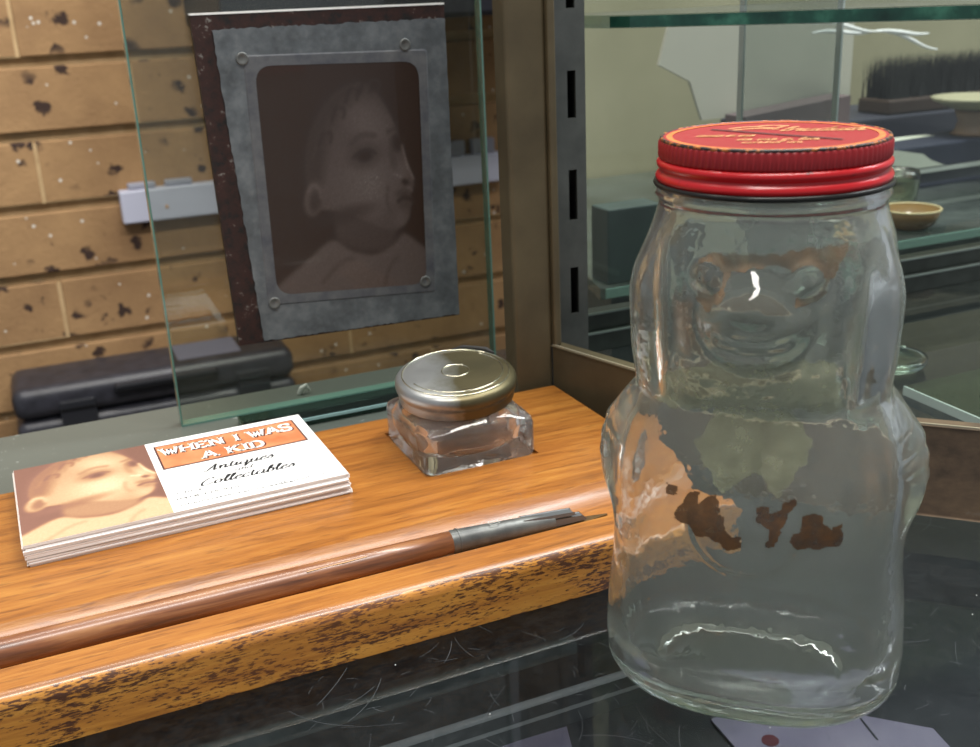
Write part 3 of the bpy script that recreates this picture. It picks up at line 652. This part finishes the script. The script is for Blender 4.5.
obj('rail_highlight', K(join(bar((171.3, 341), (198.3, 250), .7, 28.8, 29.5, -.15), bar((198, 250), (300, 148), .7, 28.8, 29.6, -.15))), lip_highlight, cab, label='painted edge highlight')  # highlight on the rail's top edge drawn as a pale strip
gunm = mottled('grey_steel', '50524f', '686a66', 40, .42, .6)
# slotted upright: a channel with real slots
sl = [(126.5, 110), (91.5, 73), (55, 37), (164, 147.5), (201, 184), (238, 221), (275, 258)]
xa, xb, sx0, sx1 = 178, 191.3, 184.0, 187.4
parts = [box(xa, sx0, 350, 351.2, 4, 420), box(sx1, xb, 350, 351.2, 4, 420)]
zz = 4
for a_, b_ in sorted(((b, a) for a, b in sl)):
    parts.append(box(sx0, sx1, 350, 351.2, zz, a_)); zz = b_
parts.append(box(sx0, sx1, 350, 351.2, zz, 420))
parts += [box(xa, xa+1.2, 351.2, 362, 4, 420), box(xb-1.2, xb, 351.2, 362, 4, 420)]
obj('slotted_upright', K(join(*parts)), gunm, cab)
obj('upright_backing', K(box(xa+1.2, xb-1.2, 361, 362, 4, 420)), plain('slot_black', '0d0d0c', .8), cab)
obj('upright_foot', K(box(172, 178, 348, 362, 0, 420)), plain('channel_dark', '211f1b', .6), cab)
obj('back_rail', K(join(box(192, 620, 402, 412, 0, 9), box(192, 620, 405, 414, 9, 17))), mottled('dark_rail', '20241f', '343a35', 40, .45, .2), cab, bevel=.4)
obj('rail_line', K(join(box(192, 620, 401.7, 402.3, 8.3, 9.2), box(192, 620, 404.6, 405.2, 16.4, 17.3))), plain('rail_pale', '7b857f', .4, .4), cab)
clear = thin_glass('cabinet_glass', 'ebeeec', 1.0, .015, .05, '8b908c', 20)
pe = plain('pale_glass_edge', 'a3aeaa', .2, 0, .4)
for nm, x0, x1, y in (('sliding_door', 192, 353, 405), ('sliding_door', 303, 620, 410)):
    d = obj(nm, K(box(x0, x1, y-1.6, y+1.6, 17, 420)), clear, cab)
    xe = x1 if y == 405 else x0
    e = obj('glass_edge', K(box(xe-.5, xe+.5, y-1.8, y+1.8, 17, 420)), pe, d)
shelf = thing('glass_shelf', 'thick glass shelf with dark green edge above the red jar lid', 'shelf', (240, 300, 140))
SP = [(199.5, 346), (203, 338.5), (209, 330), (275, 241), (300, 205), (420, 205), (420, 398), (196, 398)]
geo = prism([(a-240, b-300) for a, b in SP], 'z', 0, 4.4)
obj('sheet', geo, thin_glass('shelf_glass', 'd4ddd8', 1.1, .04, .12, '9aa2a4', 20), shelf)
em = Mat('dark_green_edge'); nz = em.noise(em.co(), 60, 5); em.set(Base_Color=em.ramp(nz, [(.35, '0e2c25'), (.55, '1d4a3d'), (.75, '44806a')]), Roughness=.18)
obj('front_edge', move(join(bar((199.5, 346), (203, 338.5), .5, .35, 4.0, -.5), bar((203, 338.5), (209, 330), .5, .35, 4.0, -.5), bar((209, 330), (275, 241), .5, .35, 4.0, -.5), bar((275, 241), (300, 205), .5, .35, 4.0, -.5)), (-240, -300, 0)), em.m, shelf)

# ------------------------------------------------------------------ things beyond the cabinet glass
bs = thing('back_shelf', 'low glass shelf behind the cabinet carrying the boxed book and dishes', 'shelf', (560, 640, -840))
obj('sheet', prism([(-293, -165), (360, -165), (360, 140), (-212, 140)], 'z', 840, 846), thin_glass('back_shelf_glass', 'bcc8c2', 1.2, .05, .25, '8c9490', 18), bs)
obj('cupboard', prism([(-278, -150), (350, -150), (350, 135), (-203, 135)], 'z', 0, 839.5), mottled('cupboard_grey_green', '4c544e', '666f68', 12, .5), bs)
obj('front_strip', box(-290, 360, -166, -165, 840.5, 845.5), plain('strip_green', '86a99b', .2), bs)
SZ = 6
def Bk(g, c): return move(g, (-c[0], -c[1], -c[2]))
navy = plain('navy_cloth', '23283a', .6); cream = plain('cream_label', 'c8cdbd', .6)
bkc = (612, 612, SZ)
book = thing('boxed_book', 'dark navy book with a cream label lying on the back shelf', 'book', bkc, .02)
obj('cover', box(-72, 110, -20, 25, 14, 31), navy, book, bevel=1.5)
obj('page_block', box(-40, 109, -18, 24, 3, 14), plain('page_grey', '3b3f45', .7), book)
obj('lower_cover', box(-42, 110, -20, 25, 0, 3), navy, book, bevel=.5)
obj('label', join(prism([(-71.5, 15), (8, 15), (-6, 20), (-14, 25), (-40, 30), (-71.5, 30.5)], 'y', -20.6, -20.1), prism([(-71, -18), (-40, -18), (-28, 8), (30, 12), (24, 20), (-60, 24), (-71, 24)], 'z', 31, 31.3)), cream, book)
obj('page_edge', box(-41, 109, -20.5, -18, 11, 14), plain('page_white', 'b6bcb4', .6), book)
tag(obj('navy_box', box(-62, 190, -30, 55, 0, 42), plain('navy_box', '2b2c38', .55), loc=(600, 700, SZ), bevel=2), 'dark navy box standing behind the book on the back shelf', 'box')
tag(obj('maroon_box', prism([(-4, 0), (90, 0), (90, 65), (-4, 57)], 'y', -10, 14), plain('maroon_box', '5e5052', .6), loc=(482, 650, SZ)), 'dull maroon box behind the jar lid beside the navy box', 'box')
br = thing('bristle_brush', 'wide brush with upright black bristles on the navy box', 'brush', (655, 690, SZ+42))
obj('block', box(-15, 130, -18, 18, 0, 12), plain('brush_wood', '3a2c24', .5), br, bevel=2)
bb = []
for i in range(2200):
    x, y = random.uniform(-13, 128), random.uniform(-16, 16)
    h = 30+random.uniform(-5, 6); dx, dy = random.uniform(-3, 3), random.uniform(-3, 3)
    bb.append(([(x-.5, y, 11), (x+.5, y, 11), (x, y+.7, 11), (x+dx, y+dy, 11+h)], [(0, 1, 3), (1, 2, 3), (2, 0, 3)]))
obj('bristles', join(*bb), plain('bristle_black', '20201f', .5), br)['kind'] = 'stuff'
dish = thing('pedestal_dish', 'small pale dish on a pinkish pedestal at the photo edge behind the jar', 'dish', (668, 612, SZ+31.4))
obj('bowl', lathe([(0, 17), (18, 19), (31, 25), (33, 27.5), (31, 27.6), (16, 21), (0, 19)], 40), plain('dish_pale', '9d9a80', .35), dish, True)
obj('pedestal', lathe([(17, 0), (14, 3), (12, 10), (15, 17.2), (0, 17.4)], 32), plain('pedestal_pink', '9c826e', .45), dish, True)
sheetm = plain('pale_card', 'b3b1a4', .6)
tag(obj('pale_card_sheet', move(prism([(427, 131), (418, 101), (444, 88), (455, 60), (590, 60), (590, 131)], 'y', 640, 642.5), (-500, -641, -60)), sheetm, loc=(505, 668, SZ+74-20)), 'large pale grey card with a slanted corner standing behind the red jar lid', 'card')
wrap = []
for z0, x0, x1, dz, wv in ((123, 530, 650, -24, 6), (117, 530, 640, -6, 3), (129, 505, 535, -4, 2)):
    pts = [(x0+(x1-x0)*i/14, 636+2*math.sin(i), z0+dz*(i/14)**1.6+wv*.3*math.sin(i*.9)) for i in range(15)]
    wrap.append(tube(pts, [.6+.9*abs(math.sin(i*.45)) for i in range(15)], 8))
tag(obj('plastic_wrap', move(join(*wrap), (-575, -636, -100)), plain('wrap_glint_white', 'e8eaea', .2), loc=(575, 636, 100)), 'white strips drawing the glints on crumpled plastic wrap above the brush', 'plastic wrap')  # glints on clear folded plastic modelled as solid white strips
def vessel(prof_o, prof_i, n=48):
    t = np.linspace(0, 2*math.pi, n, endpoint=False)
    R = lambda r, z: np.stack([r*np.cos(t), r*np.sin(t), np.full(n, z)], 1)
    return shell([R(*p) for p in prof_o], [R(*p) for p in prof_i])
cg = solid_glass('cup_glass', 'e6ead8')
tag(obj('glass_cup', vessel([(9, 0), (12, 3), (14, 14), (15, 24), (14, 30)], [(12.5, 30), (13, 24), (12, 14), (9.5, 6)]), cg, smooth=True, loc=(514, 529, SZ)), 'small clear glass cup on the back shelf below the navy book', 'cup')
amber = plain('amber_glaze', '7a5f38', .15, 0, .6)
ad_ = thing('amber_dish', 'small amber dish with pale rim beside the right side of the red jar lid', 'dish', (496, 496, SZ))
obj('bowl', lathe([(0, .2), (10, 0), (15, 4), (18, 12), (17, 12.5), (13, 6), (0, 4)], 36), amber, ad_, True)
obj('rim', torus(17.5, .7, 12.4, 48), plain('rim_pale', 'cdbf93', .25), ad_, True)
tag(obj('teal_reflection', box(-16, 17, -9, 9, 0, 40), mottled('teal_reflection', '33413f', '43524f', 20, .5), loc=(290, 488, SZ), bevel=1), 'dark teal block standing in for a reflection in the cabinet glass left of the jar', 'box')  # added block in the colour of a dark reflection in the glass
tag(obj('glass_ashtray', vessel([(10, 0), (13, 1), (14.5, 3), (14.5, 5)], [(12, 5), (10.5, 3.5), (7, 2.4)], 40), solid_glass('ashtray_glass', 'd6ebdf'), smooth=True, loc=(318, 322, 0)), 'low greenish glass ashtray on the counter inside the cabinet', 'ashtray')
ls = thing('glass_sheet', 'loose glass sheet with bright edge lying on the counter inside the cabinet', 'glass sheet', (330, 255, 0))
obj('sheet', prism([(-30, 40), (70, 40), (70, -60), (-33, -60)], 'z', 0, 3.5), thin_glass('loose_glass', 'dfece6', 1.1, .03), ls)
obj('edge', join(bar((-33, -60), (-30, 40), .7, 0, 3.5, .0), ), plain('bright_edge', 'b5c4bd', .15), ls)

# ------------------------------------------------------------------ black case, power board and black box by the brick wall
bench = thing('wall_bench', 'low dark bench against the brick wall carrying the black case', 'bench', (150, 1330, -840))
obj('top', box(-900, 300, -130, 110, 452, 472), plain('bench_dark', '3a342c', .6), bench)
for x in (-850, -300, 250): obj('leg', box(x, x+45, -110, 90, 0, 452), plain('bench_leg', '2e2a25', .6), bench)
blk = mottled('black_plastic', '2d2d33', '3b3b43', 60, .38)
case = thing('tool_case', 'black plastic carry case with latches lying on the bench behind the pane', 'case', (120, 1386, -368), -.01)
def rbox(x0, x1, y0, y1, z0, z1): return box(x0, x1, y0, y1, z0, z1)
obj('lid', rbox(-172, 172, -52, 52, 56, 96), blk, case, 'auto', bevel=14, seg=5)
obj('base', rbox(-172, 172, -52, 52, 0, 54), blk, case, 'auto', bevel=12, seg=4)
for x in (-120, 95): 
    l_ = obj('latch', box(x, x+42, -57, -50, 40, 76), plain('latch_black', '2b2c31', .3), case, bevel=2)
    obj('latch_pin', box(x+1, x+41, -58, -56.5, 64, 67), plain('latch_line', '0f0f11', .4), l_)
obj('handle', box(-55, 72, -63, -52, 78, 88), plain('handle_black', '1a1b1f', .35), case, bevel=3)
obj('handle_ribs', join(*[box(-50+i*5, -48+i*5, -63.6, -55, 86, 89) for i in range(24)]), plain('rib_grey', '4a4b52', .4), case)
obj('label', box(28, 108, -28, 40, 96, 96.6), plain('patch_grey', '77778a', .4), case, label='grey lavender rectangle')  # flat grey lavender rectangle on top of the lid
pbm = plain('power_board_grey', 'cfd1e4', .4)
pb = thing('power_board', 'long pale grey power board mounted on the brick wall behind the plate', 'power board', (114, 1440, -104))
obj('body', box(0, 530, -14, 7.5, 0, 41), pbm, pb, bevel=2)
for x in (12, 58, 440, 486): obj('plug', box(x, x+34, -8, 6, 41, 49 if x < 300 else 62), plain('plug_grey', 'a3a4b2', .4), pb, bevel=2)
obj('indicator_lamp', tube([(55, -13.9, 17), (55, -15, 17)], 2.2, 14), plain('lamp_amber', 'e0b184', .3), pb)
tag(obj('wall_box', box(-140, 330, -120, 118, 0, 330), plain('box_black', '1d1e26', .45), loc=(365, 1327, 128), bevel=6), 'large black box mounted on the brick wall above the plate', 'box')

# ------------------------------------------------------------------ bear-shaped glass jar with the red lid
JA = (137.0, 174.2, 0); JR = math.radians(-43)
jar = thing('bear_jar', 'clear glass bear-shaped jar with red screw lid at the front right', 'jar', JA, JR)
zs = np.array([0, 3, 8, 16, 26, 34, 44, 52, 61, 66, 71, 74, 80, 88, 96, 101, 106, 110, 113, 116, 123])
ta = np.array([31.2, 31.6, 32.2, 32.6, 32, 31, 30.6, 30.2, 29.6, 28.6, 26.6, 25.2, 25.0, 25.2, 25.6, 25.2, 24.2, 22.8, 22.0, 21.5, 21.2])
tb = np.array([24.5, 25, 25.6, 26, 25.8, 25.4, 25.2, 24.8, 23.8, 22.8, 21.8, 21.4, 22, 23, 23.6, 23.6, 23.2, 22.6, 22.0, 21.5, 21.2])
tn = np.array([2.7, 2.7, 2.7, 2.75, 2.8, 2.8, 2.8, 2.7, 2.6, 2.5, 2.4, 2.4, 2.4, 2.35, 2.3, 2.2, 2.1, 2.0, 2, 2, 2])
zd = np.linspace(-6, 127, 532)
def sm(t):
    y = np.interp(zd, zs, t); k = np.exp(-np.linspace(-2, 2, 17)**2); k /= k.sum()
    return np.convolve(np.pad(y, 8, mode='edge'), k, 'valid')
da, db, dn = sm(ta), sm(tb), sm(tn)
NT = 240
tt = np.linspace(0, 2*math.pi, NT, endpoint=False)       # 0 = front (-y), turning towards +x
def cross(z, inset=0):
    a, b, n_ = np.interp(z, zd, da)-inset, np.interp(z, zd, db)-inset, np.interp(z, zd, dn)
    s, c = np.abs(np.sin(tt)), np.abs(np.cos(tt))
    return ((s/a)**n_+(c/b)**n_)**(-1/n_)
def gz(z, c, s): return math.exp(-((z-c)/s)**2)
def wrapd(t, c): return (t-c+math.pi) % (2*math.pi)-math.pi
def bumps(z, r, k=1.0):
    """moulded features: eyes, snout, ears, arms, paws, belly"""
    x = r*np.sin(tt); front = np.cos(tt) > 0.05; d = np.zeros(NT)
    for sx in (-1, 1):
        d += front*2.3*np.exp(-(((x-sx*9.0)**2+(z-101.6)**2)/2.9**2)**1.6)*k            # eye
        d -= front*.7*np.exp(-(((x-sx*9.0)**2+(z-101.6)**2)/5.2**2)**2)*k
        # long ears hanging down both sides of the head
        tc = sx*1.08; d += 2.7*np.exp(-(wrapd(tt, tc)/.25)**4)*np.exp(-(((z-90)/14.5)**2)**2)*k
        tc = sx*.72; d -= 1.3*np.exp(-(wrapd(tt, tc)/.14)**2)*np.exp(-(((z-88)/13)**2)**2)*k
        # arms
        tc = sx*1.42; d += 4.3*np.exp(-(wrapd(tt, tc)/.45)**2)*np.exp(-(((z-60.5)/12.5)**2)**1.5)*k
        tc = sx*1.05; d -= 1.2*np.exp(-(wrapd(tt, tc)/.12)**2)*gz(z, 60, 11)*k
        for q in (52, 56, 60): d += .35*np.exp(-(wrapd(tt, sx*1.5)/.2)**2)*gz(z, q+6, 1.0)*k
    rs = np.sqrt(x**2+((z-93.8)*1.05)**2)
    d += front*4.4*(1-sstep(3.2, 12.0, rs))*k                                              # snout
    rn = np.sqrt((x/1.25)**2+(z-97.2)**2); d += front*.7*(1-sstep(1.2, 4.2, rn))*k       # nose
    mouth = np.abs(z-(89.6+.03*x**2)); d -= front*1.1*np.exp(-(mouth/.8)**2)*(np.abs(x) < 6.2)*k
    d -= front*.4*np.exp(-((rs-11.2)/1.6)**2)*k
    rb = np.sqrt((x/1.05)**2+(z-51.5)**2); d += front*1.1*(1-sstep(8.5, 11.5, rb))*float(1-sstep(50, 58, z))*k       # tummy
    # scarf and its knot
    d += front*.8*math.exp(-((z-80-0)/4.2)**4)*(np.abs(x) < 17)*k
    d += 1.3*math.exp(-((z-114.6)/1.1)**2)*k                                               # neck bead
    return d
def ring(z, inset, d):
    r = cross(z, inset)+d; return np.stack([r*np.sin(tt), -r*np.cos(tt), np.full(NT, z)], 1)
outer = []
for r_in, z in ((17, 1.8), (14, 1.6), (11.0, 1.0), (9.8, .25), (9.0, .0)): outer.append(ring(z, r_in, 0))
ins_ = lambda z: 8.5*(1-min(1, z/10.0)**.62)**1.25
for z in (.12, .35, .7, 1.2, 1.8, 2.6, 3.5, 4.5): outer.append(ring(z, ins_(z), 0))
zl = [5.5+i*.9 for i in range(int(117/.9)+1)]
surf = {}
for z in zl:
    r = cross(z, ins_(z)); d = bumps(z, r); outer.append(ring(z, ins_(z), d)); surf[z] = (r+d)
inner = []
for z in [122.3]+[z for z in zl[::-1] if z > 9.5]:
    th_ = 2.5+1.6*math.exp(-((z-9)/7)**2)
    inner.append(ring(z, th_, .55*bumps(z, cross(z))*(z < 113)))
for z, ins in ((8.6, 4.6), (7.6, 6.2), (6.9, 8.5), (6.6, 12), (6.9, 17)): inner.append(ring(z, ins, 0))
jg = hazy_glass('jar_glass', 'f8faf9', 1.47, 'c6e3d6', 8, .075, 'cccfc4')
obj('glass_body', shell(outer, inner), jg, jar, True)

# residues of old paint on the front of the glass
zk = np.array(sorted(surf)); SR = np.array([surf[z] for z in zk])
def front_y(x, z):
    i = int(np.clip(np.searchsorted(zk, z)-1, 0, len(zk)-2)); t = (z-zk[i])/(zk[i+1]-zk[i]); r = SR[i]*(1-t)+SR[i+1]*t
    m = np.cos(tt) > -.05; xs_ = (r*np.sin(tt))[m]; ys_ = (-r*np.cos(tt))[m]; o = np.argsort(xs_)
    return float(np.interp(x, xs_[o], ys_[o]))
def patch(name, poly, mat, step=.35, lift=.12, dx=-.5, wob=.0, label=None, skip=()):
    poly = [(p[0]+dx, p[1]) for p in poly]
    x0, x1 = min(p[0] for p in poly), max(p[0] for p in poly); z0, z1 = min(p[1] for p in poly), max(p[1] for p in poly)
    nx, nz = int((x1-x0)/step)+2, int((z1-z0)/step)+2; idx = {}; V, F = [], []
    def vid(i, j):
        if (i, j) not in idx:
            x, z = x0+i*step, z0+j*step; idx[(i, j)] = len(V); V.append((x, front_y(x, z)-lift, z))
        return idx[(i, j)]
    for i in range(nx):
        for j in range(nz):
            x, z = x0+(i+.5)*step, z0+(j+.5)*step
            if any(math.hypot(x-a_, z-b_) < c_ for a_, b_, c_ in skip): continue
            if inside(x+wob*math.sin(z*1.7)+wob*.5*math.sin(z*4.1), z+wob*math.sin(x*1.9), poly): F.append((vid(i, j), vid(i+1, j), vid(i+1, j+1), vid(i, j+1)))
    return obj(name, (V, F), mat, jar, True, label=label)
scarf = film('green_paint_residue', '8d906c', 'a3a585', .44); tan = film('tan_paint_residue', '6b5238', '86694a', .55)
flake = film('brown_label_flake', '38220f', '553614', .95, 320)
patch('scarf_paint', [(-19.1, 74.2), (-17.1, 80.6), (-7.1, 84.9), (4.5, 86.0), (12.0, 86.0), (15.1, 85.5), (17.3, 75.9), (15.8, 74.8), (10.1, 76.2), (7.5, 76.6), (-5.5, 75.1), (-16.3, 73.1)], scarf, wob=.3, label='olive green scarf paint')
patch('scarf_knot_paint', [(-6.2, 75.0), (7.5, 76.3), (12.0, 70.0), (11.8, 67.1), (6.4, 58.0), (3.6, 61.8), (1.5, 63.4), (-1.7, 60.4), (-4.3, 57.8), (-6.5, 61.3), (-10.4, 67.6), (-8.1, 70.8)], scarf, wob=.3, lift=.2, label='olive green scarf paint')
patch('eye_paint', [(-10.8, 103.4), (-8.9, 106.2), (-3.8, 106.4), (4.8, 106.7), (8.4, 107.5), (16.7, 107.9), (14.1, 102.7), (12.5, 98.7), (9.6, 96.9), (7.7, 97.8), (6.9, 103.0), (4.9, 104.8), (0.0, 103.9), (-4.3, 102.8), (-5.5, 97.7), (-8.0, 95.5), (-10.6, 96.7)], tan, wob=.25, skip=((-9, 101.6, 3.0), (9, 101.6, 3.0)), label='tan paint around the eyes')
for pl in ([(-15.7, 58.6), (-13.4, 58.2), (-13.3, 56.2), (-15.7, 56.3)],
  [(-13.8, 51.1), (-13.3, 53.5), (-10.9, 57.3), (-8.8, 58.1), (-8.8, 55.7), (-7.8, 56.6), (-5.7, 58.0), (-4.7, 56.6), (-4.8, 54.2), (-3.5, 53.3), (-3.5, 51.3), (-2.1, 50.0), (0.0, 49.9), (-0.1, 47.5), (-3.7, 46.8), (-4.1, 48.1), (-6.2, 49.0), (-9.0, 49.0), (-11.1, 50.7)],
  [(2.5, 56.0), (4.8, 56.8), (5.0, 55.2), (7.2, 55.8), (7.4, 57.7), (9.7, 58.4), (10.1, 57.0), (8.5, 55.3), (7.8, 52.9), (7.0, 50.9), (6.5, 48.6), (4.7, 48.4), (5.1, 50.6), (5.3, 52.5), (2.5, 53.3)],
  [(11.1, 55.2), (14.7, 55.7), (15.3, 53.5), (17.1, 52.3), (17.1, 53.0), (18.7, 53.6), (18.9, 49.1), (13.8, 48.2), (10.8, 48.3), (9.1, 50.0), (9.7, 51.6), (11.3, 52.2)]):
    patch('label_flake', pl, flake, .3, .25, wob=.15, label='dark brown flake of old label')

# screw lid
redm = Mat('red_lacquer'); v = redm.co(); nz = redm.noise(v, 300, 6, .7)
redm.set(Base_Color=redm.mix(redm.ramp(nz, [(.6, 0.0), (.68, .8)]), lin('bd0f17'), lin('3a1716')), Roughness=.3, Coat_Weight=.15, Coat_Roughness=.12)
lid = obj('lid', lathe([(21.4, 116.9), (22.7, 117.1), (22.9, 117.9), (22.5, 118.6), (21.9, 119.0), (22.0, 119.4), (22.6, 119.9), (22.7, 120.6), (22.3, 121.1), (21.9, 121.3)], 96), redm.m, jar, True)
obj('knurled_band', lathe([(21.8, 121.2), (22.1, 121.4), (22.3, 121.7), (22.3, 124.3), (21.9, 125.0), (21.2, 125.3), (20.4, 125.1)], 480, lambda r, z, t: r+(.3*(.5+.5*math.cos(t*96))-.2 if 121.5 < z < 124.7 else 0)), plain('dark_red_lacquer', '8c0f16', .45), lid, 'auto')
chipm = Mat('chipped_rim'); nz = chipm.noise(chipm.co(), 420, 5, .7)
chipm.set(Base_Color=chipm.ramp(nz, [(.5, '2b2322'), (.56, 'a8602a'), (.7, 'b97a38')]), Roughness=.4)
obj('rim_edge', torus(21.7, .4, 125.0, 120), chipm.m, lid, True, label='chipped rim')
topm = Mat('red_top'); nz = topm.noise(topm.co(), 210, 5, .7)
topm.set(Base_Color=topm.mix(topm.ramp(nz, [(.64, 0.0), (.76, .5)]), lin('a8242a'), lin('c8685c')), Roughness=.35)
obj('top_disc', lathe([(0, 124.95), (19.6, 124.95), (20.5, 125.05)], 96), topm.m, lid)
obj('top_border', ([(R*math.cos(a_*math.pi/60), R*math.sin(a_*math.pi/60), 125.2) for R in (19.6, 21.4) for a_ in range(120)], [(i, (i+1) % 120, 120+(i+1) % 120, 120+i) for i in range(120)]), mottled('orange_border', 'b85a20', 'c97230', 600, .5), lid, label='orange border')
# slot runs nearly across the view
sa = math.atan2(170.2-201.1, 151.4-141.2)-JR
slot = ribbon([(-15*math.cos(sa), -15*math.sin(sa)), (15*math.cos(sa), 15*math.sin(sa))], lambda d: 1.0, 125.3)
obj('coin_slot', move(slot, (0, 0, 0)), plain('slot_dark', '1a0d0b', .8), lid)
gold = film('gold_print', 'c98a5a', 'd9ad72', .62, 700)
VA = math.radians(-38)-JR    # lettering reads towards the front of the jar
def onlid(g): return move(g, (0, 0, 0), VA)
obj('lid_lettering', onlid(join(script('bruduin', 1, 4.6, 4.2, 16, 125.25, .35, .8), script('nuin a un', -15, -3, 2.6, 11, 125.25, .3, .7), script('in un a tin', -7, -8.5, 2.4, 15, 125.25, .3, .7), script('until in', -6, -12.5, 2.0, 11, 125.25, .3, .6))), gold, lid)
obj('lid_emblem', onlid(join(*[ribbon(smooth_line(p, 6), lambda d: 1.3, 125.24) for p in ([(-9, 9), (-5, 12), (0, 10), (2, 12)], [(-8, 7), (-4, 9), (1, 8)], [(-4, 12), (-1, 14), (3, 13)])])), gold, lid)
obj('seal_ring', torus(22.7, .6, 116.5, 96), plain('seal_black', '262523', .3, .5), jar, True, label='dark metal seal')
